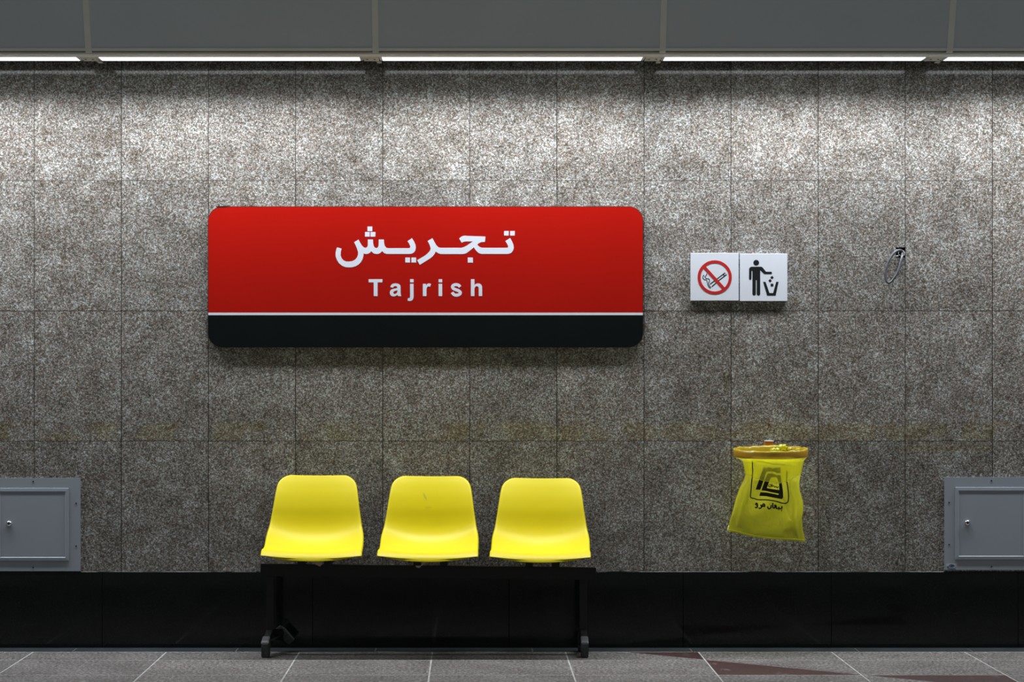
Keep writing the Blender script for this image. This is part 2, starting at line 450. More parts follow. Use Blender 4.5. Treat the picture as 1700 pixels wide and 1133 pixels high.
# ------------------------------------------------------------------ strip lights
lamp_labels = {-2: 'lit strip light beyond the far left end of the row', -1: 'lit strip light cut by the left edge of the photo',
    0-0: '', }
names = ['lit strip light beyond the left edge, first of the row',
         'lit strip light at the left edge of the photo',
         'lit strip light above the left half of the red sign',
         'lit strip light above the right half of the red sign',
         'lit strip light above the two white pictogram plates',
         'lit strip light at the right edge of the photo',
         'lit strip light beyond the right edge, last of the row']
def make_lamp(x0):
    L = 1.1875
    root = empty('strip_light', (x0+L/2, -.263, ZB))
    b = NB(); xprism(b, [(.196, ZB+.004), (.330, ZB+.004), (.330, ZB+.055), (.196, ZB+.055)], x0-.004, x0+L+.004)
    obj('housing', b, M['bracket'], root)
    b = NB(); box(b, x0+.012, x0+L-.012, -.330, -.196, ZB, ZB+.0035)
    obj('diffuser', b, M['glow'], root)
    for xx in (x0, x0+L-.011):
        b = NB(); box(b, xx, xx+.011, -.330, -.196, ZB-.0002, ZB+.0038)
        obj('end_cap', b, M['plate'], root)
    b = NB(); box(b, x0-.004, x0+L+.004, -.1955, -.1935, ZB-.001, ZB+.05)
    obj('rear_lip', b, M['dark'], root)
    xg = x0+L                                            # joint plate to the next lamp
    b = NB(); box(b, xg+.005, xg+.0742, -.331, -.186, ZB-.001, ZB+.004, .0008, 1)
    jp = obj('joint_plate', b, M['bracket'], root)
    for q in (.022, .055):
        b = NB(); tube(b, [(xg+q, -.262, ZB-.003), (xg+q, -.262, ZB-.001)], .005, 10)
        obj('screw', b, M['screw'], jp)
    b = NB(); box(b, xg+.062, xg+.082, -.184, -.12, ZB-.003, ZB+.002)
    obj('hanger_tab', b, M['bracket'], root)
    li = bpy.data.lights.new('lamp_light', 'AREA'); li.shape = 'RECTANGLE'; li.size = L-.03; li.size_y = .125
    li.energy = LAMP_POWER; li.color = (.925, .945, 1.0); li.spread = math.radians(LAMP_SPREAD)
    lo = bpy.data.objects.new('lamp_light', li); COL.objects.link(lo); lo.parent = root; lo.location = (0, 0, -.0015)
    return root
lamp0 = make_lamp(L0-3*LP)
tag(lamp0, names[0], 'light', 'strip lights in a row above the wall')
for i in range(1, 7):
    r = lamp0.copy(); COL.objects.link(r); r.location.x += LP*i; r['label'] = names[i]
    for ch in list(lamp0.children):
        c = ch.copy(); COL.objects.link(c); c.parent = r
        for gch in ch.children:
            d_ = gch.copy(); COL.objects.link(d_); d_.parent = c

# ------------------------------------------------------------------ the red station sign
TS = .020
def P2(o, sc, ox, oy, d):
    return lambda u, v: ((W(ox+u/sc, oy+v/sc, d).x), (W(ox+u/sc, oy+v/sc, d).z))
a_, b_ = W(345, 577.2, TS), W(1068, 342.8, TS)
sx0, sx1, sz0, sz1 = a_.x, b_.x, a_.z, b_.z
zl0, zl1 = W(0, 523.6, TS).z, W(0, 519.4, TS).z
sign = empty('station_sign', ((sx0+sx1)/2, 0, sz0), 'wide red and black station sign with white Persian and Latin lettering', 'sign')
bm = NB(); prism(bm, rrect(sx0, sx1, sz0, sz1, .068, 14), [], -TS+.001, -.0002)
obj('back_board', bm, M['signedge'], sign)
full = rrect(sx0+.0022, sx1-.0022, sz0+.0022, sz1-.0022, .066, 14)
def cut(poly, zc, above):
    res = []; n = len(poly)
    for i in range(n):
        p, q = poly[i], poly[(i+1) % n]; fp, fq = (p[1]-zc)*above, (q[1]-zc)*above
        if fp >= 0: res.append(p)
        if fp*fq < 0: t = fp/(fp-fq); res.append((p[0]+(q[0]-p[0])*t, zc))
    return res
bm = NB(); prism(bm, cut(full, zl1, 1), [], -TS, -TS+.001); obj('red_face', bm, M['red'], sign, label='glossy red upper field')
bm = NB(); prism(bm, cut(full, zl0, -1), [], -TS, -TS+.001); obj('black_face', bm, M['signblack'], sign, label='black lower band')
bm = NB(); box(bm, sx0+.002, sx1-.002, -TS-.0003, -TS+.001, zl0, zl1); obj('stripe', bm, M['signwhite'], sign, label='thin white stripe')
bm = NB(); xx0, xx1 = W(358, 0, TS).x, W(381, 0, TS).x
prism(bm, [(xx0, sz1-.003), (xx0+.004, sz1+.0022), (xx1-.01, sz1+.0022), (xx1, sz1-.001), (xx1-.03, sz1-.005)], [], -TS-.0006, -TS+.004)
obj('edge_chip', bm, M['signedge'], sign, label='dark chip on the upper left edge')

A = [(135,578),(245,612),(225,680),(220,760),(240,830),(290,885),(350,912),(415,915),(490,905),(560,870),(605,815),(628,755),(630,690),(600,600),(570,525),(535,460),(640,395),(680,470),(720,535),(765,578),(805,590),(840,575),(858,540),(860,395),(980,395),(985,480),(1000,550),(1030,588),(1062,598),(1095,580),(1112,540),(1115,395),(1235,395)]
Bq = [(108,470),(125,545),(165,590),(210,598),(690,598),(715,590),(725,560),(700,500),(658,435),(765,362),(820,455),(850,530),(855,590),(845,650),(815,695),(770,725),(720,735),(170,735),(110,715),(65,668)]
A2 = [(1150,712),(1110,732),(1065,738),(1010,728),(975,705),(940,670),(905,710),(860,732),(820,738),(780,730),(760,722),(755,790),(735,860),(695,930),(640,985),(570,1025),(490,1048),(410,1052),(330,1045),(250,1010),(180,950),(130,870),(102,790),(100,710),(115,640)]
C1 = [(140,430),(255,362),(300,450),(345,530),(390,575),(440,590),(930,590),(990,575),(1060,540),(1130,490),(1205,440),(1040,440),(1000,445),(940,470),(882,372),(930,330),(970,312),(1020,305)]
D1 = [(0,310),(440,325),(425,452),(370,455),(330,460),(280,485),(245,515),(290,560),(340,585),(390,590),(930,590),(965,585),(972,555),(950,500),(905,432),(1020,358),(1070,450),(1100,530),(1105,590),(1090,650),(1050,705),(1000,728),(960,735),(340,735),(280,715),(230,670),(190,620),(165,580),(110,625),(60,665)]
C2 = [(1062,712),(1010,732),(960,738),(450,738),(400,722),(330,680),(300,740),(260,790),(200,840),(130,885),(0,965),(-45,990),(-105,882),(0,820),(60,785),(130,730),(190,670),(212,610),(195,540)]
SC = 14.1667
def T(lst, ox, oy, sc, d): return [((W(ox+u/sc, oy+v/sc, d).x), (W(ox+u/sc, oy+v/sc, d).z)) for u, v in lst]
def sq(l, ox, oy, sc, d): x0, y0, x1, y1 = l; return T([(x0,y0),(x1,y0),(x1,y1),(x0,y1)], ox, oy, sc, d)
bm = NB(); ya, yb = -TS-.0008, -TS
prism(bm, T(A, 550, 370, SC, TS)+T(Bq, 630, 370, SC, TS)+T(A2, 550, 370, SC, TS), [], ya, yb)
prism(bm, T(C1, 700, 370, SC, TS)+T(D1, 775, 370, SC, TS)+T(C2, 700, 370, SC, TS), [], ya, yb)
for l, ox in (((850,90,965,200),550), ((792,218,903,328),550), ((922,218,1038,328),550), ((607,820,718,937),630), ((750,820,862,937),630), ((1085,820,1207,940),700), ((875,195,985,303),775), ((1018,195,1128,303),775)):
    prism(bm, sq(l, ox, 370, SC, TS), [], ya, yb)
obj('persian_lettering', bm, M['signwhite'], sign, label='large white Persian station name')
Q = 17.0; bm = None
def letter():
    global bm
    if bm is not None: obj('letter', bm, M['signwhite'], sign, label='white Latin letter')
    bm = NB()
def gl(l, ox=605, holes=()): prism(bm, T(l, ox, 455, Q, TS), [T(h, ox, 455, Q, TS) for h in holes], ya, yb)
letter()
gl([(118,150),(508,150),(508,240),(372,240),(372,630),(262,630),(262,240),(118,240)])
letter()
gl([(730,375),(745,330),(780,290),(830,272),(880,268),(940,275),(985,295),(1015,330),(1022,370),(1022,540),(1030,595),(1045,628),(950,628),(935,590),(905,612),(860,632),(820,638),(770,628),(730,592),(715,540),(725,485),(760,445),(810,425),(870,412),(925,398),(925,375),(910,352),(875,345),(835,352),(820,370),(812,392)],
   holes=[[(930,465),(870,480),(835,492),(815,520),(820,550),(845,568),(880,562),(915,540),(930,505)]])
letter()
gl([(1288,150),(1388,150),(1388,240),(1288,240)])
gl([(1288,282),(1388,282),(1388,660),(1375,710),(1345,750),(1290,768),(1240,765),(1215,755),(1230,682),(1262,685),(1285,670),(1288,640)])
letter()
gl([(-52,282),(38,282),(42,325),(70,285),(110,268),(150,272),(182,285),(155,368),(120,355),(85,360),(62,390),(52,440),(52,628),(-52,628)], 705)
letter()
gl([(392,150),(495,150),(495,240),(392,240)], 705); gl([(392,282),(495,282),(495,628),(392,628)], 705)
def ribbon(bmx, pts, wd, ox, oy, sc, d, y0, y1, closed=False):
    L_, R_ = stroke(pts, wd, closed); n = len(pts)
    L_ = T(L_, ox, oy, sc, d); R_ = T(R_, ox, oy, sc, d)
    vs = [[bmx.verts.new((p[0], y, p[1])) for p in s_] for s_ in (L_, R_) for y in (y0, y1)]
    m = n if closed else n-1
    for i in range(m):
        j = (i+1) % n
        for a1, a2 in ((0,2),(1,3),(0,1),(2,3)): bmx.faces.new((vs[a1][i], vs[a1][j], vs[a2][j], vs[a2][i]))
    if not closed:
        for i in (0, n-1): bmx.faces.new((vs[0][i], vs[1][i], vs[3][i], vs[2][i]))
letter()
ribbon(bm, smooth_line([(1000,368),(965,325),(895,303),(820,318),(785,362),(810,412),(880,445),(955,475),(1008,522),(985,575),(900,602),(825,583),(775,522)], 5), 86, 705, 455, Q, TS, ya, yb)
letter()
gl([(1305,150),(1405,150),(1405,318),(1440,285),(1490,268),(1550,272),(1600,305),(1622,360),(1625,628),(1525,628),(1525,410),(1515,365),(1480,345),(1440,355),(1412,395),(1405,440),(1405,628),(1305,628)], 705)
letter()

# ------------------------------------------------------------------ two square pictogram plates
TP = .016
def plate(x0, x1, y0, y1, label, skew=0):
    p0, p1 = W(x0, y1, TP), W(x1, y0, TP)
    r = empty('sign_plate', ((p0.x+p1.x)/2, 0, p0.z), label, 'sign', 'square white pictogram plates beside the red sign')
    bm = NB(); box(bm, p0.x, p1.x, -TP, -.0002, p0.z, p1.z, .0012, 2)
    obj('plate', bm, M['plate'], r); return r
pr = plate(1146.6, 1226.4, 420.3, 499.5, 'square white plate with a red crossed circle over a cigarette')
ya, yb = -TP-.0006, -TP
bm = NB()
cc = (1130, 400); Z8 = 8.5
prism(bm, T(ellipse(480, 516, 241, 241, 56), 1130, 400, Z8, TP), [T(ellipse(480, 516, 199, 199, 56), 1130, 400, Z8, TP)], ya-.0004, yb)
L_, R_ = stroke([(338,378),(605,672)], 44)
prism(bm, T(L_+R_[::-1], 1130, 400, Z8, TP), [], ya-.0004, yb)
obj('prohibition_ring', bm, M['pictored'], pr, label='red ring with diagonal bar')
bm = NB()
for seg in ([(415,612),(500,548),(625,452),(645,478),(530,566),(440,648)], ):
    ribbon(bm, seg, 13, 1130, 400, Z8, TP, ya, yb)
ribbon(bm, [(598,470),(622,500)], 11, 1130, 400, Z8, TP, ya, yb)
ribbon(bm, smooth_line([(328,480),(312,515),(330,545),(368,555),(375,590),(390,640),(420,672)], 5), 9, 1130, 400, Z8, TP, ya, yb)
ribbon(bm, smooth_line([(368,462),(360,490),(342,505),(360,530),(400,540),(405,575),(392,600),(410,640),(430,660)], 5), 9, 1130, 400, Z8, TP, ya, yb)
obj('cigarette_pictogram', bm, M['pictoblack'], pr, label='black outline of a smoking cigarette')
pr = plate(1228.4, 1307.2, 421.3, 500.3, 'square white plate with a black figure dropping litter into a bin')
bm = NB()
prism(bm, T(ellipse(1066, 310, 40, 40, 30), 1130, 400, Z8, TP), [], ya, yb)
def rl(pts): return T(pts, 1130, 400, Z8, TP)
prism(bm, rl([(998,366),(1138,366),(1155,376),(1205,437),(1278,437),(1287,445),(1287,462),(1278,470),(1185,470),(1170,462),(1122,415),(1122,755),(1115,768),(1098,773),(1083,768),(1073,755),(1073,555),(1061,555),(1061,755),(1052,768),(1037,773),(1022,768),(1013,755),(1013,425),(1000,425),(998,540),(990,551),(975,551),(965,542),(965,400),(975,378)]), [], ya, yb)
prism(bm, rl([(1163,580),(1198,580),(1253,738),(1305,738),(1348,580),(1382,580),(1340,773),(1220,773)]), [], ya, yb)
def dsq(cx, cy, r, a): return rl([(cx+r*math.cos(math.radians(a+90*i)), cy+r*math.sin(math.radians(a+90*i))) for i in range(4)])
prism(bm, dsq(1289,518,24,10), [], ya, yb); prism(bm, dsq(1262,563,24,8), [], ya, yb); prism(bm, dsq(1289,625,27,45), [], ya, yb)
obj('litter_pictogram', bm, M['pictoblack'], pr, label='black figure, falling litter and bin')

# ------------------------------------------------------------------ cable loop in its hole
cl = empty('cable_loop', W(1487, 471, .03), 'grey cable loop hanging out of a small dark hole in the wall', 'cable')
def cpt(u, v, d): return W(1460+u/13.33, 395+v/13.33, d)
pts = [cpt(520,340,-.012), cpt(505,350,.006), cpt(500,410,.022), cpt(480,500,.032), cpt(450,610,.038), cpt(415,730,.042), cpt(365,830,.044), cpt(300,925,.044), cpt(240,985,.044), cpt(190,995,.044), cpt(155,955,.044), cpt(137,880,.044), cpt(132,790,.043), cpt(148,690,.042), cpt(180,580,.040), cpt(240,450,.036), cpt(330,330,.030), cpt(400,285,.022), cpt(460,275,.010), cpt(500,290,-.010)]
bm = NB(); tube(bm, smooth_line([tuple(p) for p in pts], 5), .0060, 12)
obj('cable', bm, M['cable'], cl, smooth=True)
bm = NB(); tube(bm, smooth_line([tuple(cpt(*p)) for p in ((430,320,.0),(420,350,.010),(445,385,.014),(500,400,.014),(545,385,.010),(555,340,.008),(535,295,.004),(500,280,-.006))], 5), .0011, 8)
obj('binding_wire', bm, M['wire'], cl, smooth=True, label='thin pale wire tying the cable')
bm = NB(); tube(bm, smooth_line([tuple(cpt(*p)) for p in ((350,410,-.004),(380,395,.004),(420,400,.006),(400,415,.002),(360,420,-.004))], 5), .0016, 8)
obj('frayed_strand', bm, M['wire'], cl, smooth=True)
bm = NB(); tube(bm, [tuple(cpt(365,262,-.004)), tuple(cpt(380,262,.003))], .0014, 8)
obj('frayed_strand', bm, M['wire'], cl, smooth=True)
bm = NB(); box(bm, HOLE[0], HOLE[1], .0195, .0200, HOLE[2], HOLE[3])
tag(obj('wall_recess', bm, M['dark']), kind='structure')
# small red pencil cross
bm = NB()
for sg in ([(1275.2,709.5),(1276.5,706),(1276,701)], [(1274.8,703.5),(1279.8,708.2)], [(1279.5,703),(1276.5,707),(1274.5,706)]):
    ribbon(bm, [(p[0], p[1]) for p in sg], .9, 0, 0, 1, .0005, -.0012, -.0002)
tag(obj('marker_cross', bm, M['marker']), 'tiny red cross scribbled on the granite above the yellow bag', 'mark')

# ------------------------------------------------------------------ access panels
def access_panel(x0, label, sticker=False):
    D = .006
    def X(px): return W(px, 0, D).x
    def Zp(py): return W(0, py, D).z
    yo = 1.4 if x0 < 0 else 0
    t0, t1 = 792.8+yo, 946.8+yo+(.6 if x0 < 0 else 0)
    X0, X1, Z0, Z1 = X(x0), X(x0+156.5), Zp(t1), Zp(t0)
    r = empty('access_panel', ((X0+X1)/2, 0, Z0), label, 'access panel', 'grey metal access panels low on the wall')
    i0, i1, j0, j1 = X(x0+17), X(x0+138), Zp(t1-16.5), Zp(t0+16)         # opening in the flange
    bm = NB(); prism(bm, [(X0,Z0),(X1,Z0),(X1,Z1),(X0,Z1)], [[(i0,j0),(i1,j0),(i1,j1),(i0,j1)]], -D, -.0002)
    obj('frame', bm, M['panelgrey'], r)
    # door: raised bevelled rim around a flat field
    bm = NB()
    rings = [(.0012, .0005, D-.004), (.0012, .0, D+.0005), (.0025, .0, D+.0040), (.0160, 0, D+.0048), (.0195, 0, D+.0022)]
    prev = None
    for ins, _, dd in rings:
        cur = [bm.verts.new(p) for p in ((i0+ins,-dd,j0+ins),(i1-ins,-dd,j0+ins),(i1-ins,-dd,j1-ins),(i0+ins,-dd,j1-ins))]
        if prev:
            for q in range(4): bm.faces.new((prev[q], prev[(q+1) % 4], cur[(q+1) % 4], cur[q]))
        prev = cur
    bm.faces.new(prev)
    bmesh.ops.recalc_face_normals(bm, faces=bm.faces)
    door = obj('door', bm, M['panelgrey'], r)
    c = W(x0+38, 868.3+yo, .01)
    bm = NB(); tube(bm, [(c.x, -D-.0004, c.z), (c.x, -D-.007, c.z), (c.x, -D-.011, c.z), (c.x, -D-.0135, c.z)], .0125, 24)
    for v in bm.verts:
        k_ = .86 if -D-.013 < v.co.y < -D-.009 else (.55 if v.co.y < -D-.013 else 1)
        v.co.x = c.x+(v.co.x-c.x)*k_; v.co.z = c.z+(v.co.z-c.z)*k_
    obj('lock', bm, M['chrome'], door, smooth=True, label='chrome key lock')
    bm = NB(); tube(bm, [(c.x, -D-.0134, c.z-.001), (c.x, -D-.0140, c.z-.001)], .0045, 16)
    obj('keyhole', bm, M['chromedark'], door, label='dark key slot')
    for sx_, sy_ in ((78,5.8),(78,148.5),(7.5,42),(7.5,112),(149.5,42),(149.5,113)):
        c = W(x0+sx_, t0+sy_, D)
        bm = NB(); tube(bm, [(c.x, -D, c.z), (c.x, -D-.0016, c.z)], .0034, 12)
        obj('screw', bm, M['screw'], r)
    if sticker:
        s0, s1 = W(1571, 947, D), W(1588.7, 936.3, D)
        bm = NB(); box(bm, s0.x, s1.x, -D-.0006, -D, s0.z+.0008, s1.z); st = obj('sticker', bm, M['sticker'], r, label='small pale sticker with a blue eye-shaped logo')
        bm = NB()
        def tt(l): return T(l, 1565, 925, 37.77, D)
        y0, y1 = -D-.0011, -D-.0006
        prism(bm, tt([(375,545),(450,490),(550,470),(660,490),(755,555),(680,620),(560,650),(450,620)]), [tt([(430,555),(500,510),(500,600)])], y0, y1)
        prism(bm, tt([(245,620),(330,590),(410,640),(330,685),(260,670)]), [], y0, y1)
        prism(bm, tt([(280,720),(720,715),(830,740),(830,785),(720,780),(700,755),(280,755)]), [], y0, y1)
        prism(bm, tt([(420,790),(700,790),(700,818),(420,818)]), [], y0, y1)
        prism(bm, tt([(790,640),(860,640),(860,675),(790,675)]), [], y0, y1)
        obj('sticker_print', bm, M['stickerblue'], st, label='dark blue print')
    return r
access_panel(-23, 'square grey metal access panel at the left edge of the photo, above the black skirting')
access_panel(1568, 'square grey metal access panel at the right edge of the photo, with a small sticker', True)

# ------------------------------------------------------------------ bag hoop and bag
RC = W(1279.5, 752, .22)                 # hoop centre
RR = .1655
hz = RC.z-.0
holder = empty('bag_holder', (RC.x, 0, hz-.02), 'orange plastic hoop on a wall bracket holding the yellow rubbish bag open', 'bag holder')
bm = NB(); n = 72
hoopc = -(.215)
def hoop_pt(a, r, z):
    x = r*math.cos(a); y = r*math.sin(a)             # y<0 toward camera
    t = .035*y/RR                                    # tilt: front lower
    return (RC.x+x, hoopc+y*.92, hz+z+t*.25-.0015*math.cos(a)*-1)
prof = [(RR, -.0165), (RR+.0015, -.012), (RR+.0015, .012), (RR, .0165), (RR-.004, .0165), (RR-.004, -.0165)]
rings = [[bm.verts.new(hoop_pt(2*math.pi*i/n, r_, z_)) for r_, z_ in prof] for i in range(n)]
for i in range(n):
    for j in range(6): bm.faces.new((rings[i][j], rings[(i+1) % n][j], rings[(i+1) % n][(j+1) % 6], rings[i][(j+1) % 6]))
bmesh.ops.recalc_face_normals(bm, faces=bm.faces)
obj('hoop', bm, M['orange'], holder, smooth=False)
q0, q1 = W(1269.5, 760, .03), W(1284.3, 733.5, .03)
bm = NB(); box(bm, q0.x, q1.x, -.032, -.0002, q0.z, q1.z, .0015, 2)
xprism_pts = None
obj('bracket', bm, M['orangebr'], holder)
bm = NB(); box(bm, q0.x+.004, q1.x-.004, hoopc+RR*.92+.001, -.03, hz-.012, hz+.010, .001, 1)
obj('arm', bm, M['orangebr'], holder)
bm = NB(); box(bm, q0.x+.001, q1.x-.0002, -.034, -.0002, q1.z+.0002, q1.z+.0042, .0008, 1)
obj('bracket_cap', bm, M['plate'], holder, label='white cap on the bracket')

bag = empty('rubbish_bag', W(1275, 901, .215), 'translucent yellow plastic rubbish bag with black Persian print hanging from the hoop', 'bag')
def lerp_tab(tab, v):
    if v <= tab[0][0]: return tab[0][1]
    for (a0, b0), (a1, b1) in zip(tab, tab[1:]):
        if v <= a1:
            t = (v-a0)/(a1-a0); return b0+(b1-b0)*t
    return tab[-1][1]
LT = [(0,1233),(.10,1236),(.20,1237.5),(.28,1235),(.40,1227.5),(.55,1221.5),(.72,1216.5),(.85,1211.5),(.97,1207.5),(1,1207)]
RT = [(0,1333.5),(.10,1331),(.20,1329),(.28,1327),(.38,1328),(.50,1333),(.60,1334),(.72,1331.5),(.85,1333),(.97,1337),(1,1337.5)]
def ytop(u): return 763
def ybot(u): # u 0..1
    return lerp_tab([(0,882),(.2,888),(.35,892.5),(.6,896),(.8,898),(1,900.5)], u)
def bag_px(u, v):
    s_ = 3*v*v-2*v*v*v if False else v
    x = lerp_tab(LT, v)*(1-u)+lerp_tab(RT, v)*u
    y = ytop(u)*(1-v)+ybot(u)*v
    return x, y
def wr(u, v, ph=0):
    a1 = .0030*math.sin(9*u+5*v+ph)*math.sin(7*v+2*u+ph)
    a2 = .0035*math.exp(-((v-.24-.05*math.sin(3*u))/.04)**2)
    a3 = .0022*math.sin(26*(u-.5)/(.6+v)+ph)*math.exp(-v*1.5)
    a4 = .004*math.exp(-((u-(.80+.12*v))/.03)**2)*(v > .25)
    a5 = .003*math.exp(-((u-(.16-.05*v))/.03)**2)
    a6 = .004*math.exp(-((v-.78-.12*(u-.3))/.022)**2)*math.exp(-((u-.45)/.22)**2)
    a7 = .003*math.exp(-((v-.90+.03*u)/.012)**2)*math.exp(-((u-.60)/.2)**2)
    a8 = .005*math.exp(-((u-.62-.55*(v-.35))/.018)**2)*(.3 < v < .75)
    return 1.6*a1-a2+a3+1.5*a4+1.5*a5+a6+a7+a8
def bag_depth(u, v, side):
    half = (.135*(1-v)**1.6+.030*(1-v)+.004*(1-v**6))
    prof_ = (1-abs(2*u-1)**3.2)**.6
    return .215+.045*v*v+side*half*prof_*(.55 if v > .0 else 1)+wr(u, v, 0 if side > 0 else 2)*(1-.6*v**4)*(prof_ > .02)
def bag_pt(u, v, side, off=0):
    x, y = bag_px(u, v); return W(x, y, bag_depth(u, v, side)+off)
NU, NV = 60, 60
bm = NB(); fr = []; bk = []
for j in range(NV+1):
    v = j/NV; fr.append([]); bk.append([])
    for i in range(NU+1):
        u = i/NU; p = bm.verts.new(bag_pt(u, v, 1)); fr[-1].append(p)
        bk[-1].append(p if i in (0, NU) else bm.verts.new(bag_pt(u, v, -1)))
for j in range(NV):
    for i in range(NU):
        bm.faces.new((fr[j][i], fr[j][i+1], fr[j+1][i+1], fr[j+1][i]))
        bm.faces.new((bk[j][i], bk[j+1][i], bk[j+1][i+1], bk[j][i+1]))
obj('bag_body', bm, M['bag'], bag, smooth=True)
# side gussets folded inwards
for sd in (0, 1):
    bm = NB(); rws = []
    for j in range(13):
        v = .30+.68*j/12
        gin = (.06+.24*min(1, (v-.3)/.25)) if sd == 0 else (1-(.05+.235*min(1, (v-.3)/.6)))
        row = []
        for i in range(7):
            t = i/6; u = (.012 if sd == 0 else .988)*(1-t)+gin*t
            d = .215+.045*v*v+.0015*math.sin(9*v)+(.004*(1-t))
            x, y = bag_px(u, v); row.append(bm.verts.new(W(x, y, d)))
        rws.append(row)
    for j in range(12):
        for i in range(6): bm.faces.new((rws[j][i], rws[j][i+1], rws[j+1][i+1], rws[j+1][i]))
    obj('gusset', bm, M['bag'], bag, smooth=True)
# welded hem along the bottom
bm = NB(); top_ = []; bot_ = []
hp = []
for i in range(41):
    u = i/40; x, y = bag_px(u, 1); hp.append(W(x, y-3.6+1.2*math.sin(u*3.1), .2655))
tube(bm, [tuple(p) for p in hp], .0012, 6)
obj('hem', bm, M['bag'], bag, smooth=True)
# cuff: the bag mouth is folded over the hoop and hangs down outside the body
bm = NB(); rows = []
def hem_y(u): return 786+14.5*math.sin(min(1, u*1.02)*math.pi)**.8+ (3 if u > .5 else 0)*math.sin(u*math.pi)
NC = 15; NA = 96
for j in range(NC+1):
    v = j/NC; row = []
    for i in range(NA):
        a_ = 2*math.pi*i/NA
        if j == 0: p = Vector(hoop_pt(a_, RR-.0068, -.017))
        elif j <= 3:   # inside rim, over the rim, outside rim
            rr = (RR-.0068, RR-.001, RR+.0035)[j-1]; zz = (.012, .0190, .0172)[j-1]
            if j < 3: zz += max(0, math.sin(a_))*(.0008+.0014*math.sin(5*a_+1)+.001*math.sin(13*a_))
            p = Vector(hoop_pt(a_, rr, zz+.0012*math.sin(11*a_)+.001*math.sin(23*a_+1)))
        elif j == 4:
            p = Vector(hoop_pt(a_, RR+.003, -.017))
        else:
            t = (j-4)/(NC-4)
            c_, s_ = math.cos(a_), math.sin(a_)
            u = .5+.5*c_
            zt = hz-.0175; yb_ = hem_y(u)
            zb = W(0, yb_, .3).z
            z = zt+(zb-zt)*t
            py_ = 625+(CAMH-z)*F/(CAMD-.22)
            vv = (py_-763)/130
            xl, xr = W(lerp_tab(LT, vv)-1.2, 0, .215).x, W(lerp_tab(RT, vv)+1.2, 0, .215).x
            sh = min(1, t*4)
            xc, xh = (xl+xr)/2, (xr-xl)/2
            hx = RR*(1-sh)+xh*sh
            ry = (RR*.92)*(1-sh)+(.115-.02*t)*sh
            wv = .002*math.sin(7*a_+3*t)+.0015*math.sin(15*a_-5*t)
            sgn = 1
            p = Vector((RC.x*(1-sh)+xc*sh+c_*(hx), hoopc+s_*(ry+wv), z))
        row.append(bm.verts.new(p))
    rows.append(row)
for j in range(NC):
    for i in range(NA): bm.faces.new((rows[j][i], rows[j][(i+1) % NA], rows[j+1][(i+1) % NA], rows[j+1][i])).material_index = 1 if j == 3 else 0
HEM = [v.co.copy() for v in rows[-1]]
obj('folded_cuff', bm, [M['cuff'], M['film']], bag, smooth=True, label='mouth of the bag folded over the hoop, greener where doubled')
bm = NB(); tube(bm, [tuple(v) for v in HEM]+[tuple(HEM[0])], .0009, 6)
obj('cuff_edge', bm, M['bag'], bag, smooth=True)
# knot of gathered film on the rim
bm = NB()
for (kx, ky, kd, kr, sd_) in ((1298, 743, .09, .019, 1), (1291, 747, .10, .012, 2), (1303, 746.5, .08, .012, 3), (1284, 747.5, .12, .012, 4), (1312, 746, .10, .011, 5), (1325, 747, .14, .009, 6)):
    c = W(kx, ky, kd)
    ret = bmesh.ops.create_icosphere(bm, subdivisions=3, radius=kr)
    for v in ret['verts']:
        q = v.co.normalized(); a_ = math.atan2(q.z, q.x)
        f = 1+.22*math.sin(7*a_+sd_)+.12*math.sin(9*q.y*3+sd_*2)
        v.co = Vector((q.x*kr*1.25*f, q.y*kr*f, q.z*kr*.72*f))+c
obj('gathered_knot', bm, M['bag'], bag, smooth=True, label='crumpled knot of film at the back of the rim')
# black print on the body
Y0, Y1 = None, None
def inv_bag(x, y):
    v = .5; u = .5
    for _ in range(12):
        v = (y-763)/(ybot(u)-763); u = (x-lerp_tab(LT, v))/(lerp_tab(RT, v)-lerp_tab(LT, v))
    return min(max(u, .01), .99), min(max(v, 0), 1)
bm = NB()
def print_poly(poly, holes=()):
    loops = [poly]+list(holes); allp = [p for l in loops for p in l]
    tr = tessellate_polygon([[Vector((p[0], p[1], 0)) for p in l] for l in loops])
    vs = [bm.verts.new((p[0], p[1], 0)) for p in allp]
    for t in tr:
        try: bm.faces.new([vs[i] for i in t])
        except ValueError: pass
def print_line(pts, wd, closed=False, sm=True):
    if sm: pts = smooth_line(pts, 4)
    L_, R_ = stroke(pts, wd); a1 = [bm.verts.new((p[0], p[1], 0)) for p in L_]; a2 = [bm.verts.new((p[0], p[1], 0)) for p in R_]
    for i in range(len(pts)-1): bm.faces.new((a1[i], a1[i+1], a2[i+1], a2[i]))
def c2(l): return [(1235+u/18.889, 800+v/18.889) for u, v in l]
def c8(l): return [(1240+u/17.43, 750+v/17.43) for u, v in l]
print_line(c8([(1158,560),(1155,720),(1150,880)])+c2([(1350,30),(1385,250),(1400,450),(1390,600),(1360,655),(1290,688),(1180,672),(1050,630),(900,600),(700,575),(450,570),(330,535),(235,512),(205,465),(225,250),(245,0)])+c8([(155,740),(165,560),(158,320),(165,260),(240,245),(330,285),(430,290),(560,325),(700,355),(800,372),(900,362),(1000,385),(1110,385)]), 1.8)
print_poly(c8([(480,460),(700,470),(745,505),(790,470),(970,470),(970,630),(870,622),(780,585),(680,575),(580,585),(545,640),(480,850),(385,1110),(250,1105),(350,830)]))
print_poly(c8([(510,860),(590,640),(740,635),(850,685),(970,685),(1000,880)])+c2([(1185,20),(1225,300),(1230,500),(1190,550),(1120,540),(950,510),(700,460),(480,450),(520,335),(700,340),(900,380),(1080,415),(1095,385),(900,345),(700,300),(550,275),(640,20)]),
           [c8([(700,745),(860,745),(905,860)])+c2([(1100,20),(1110,265),(900,235),(720,205),(785,20)])])
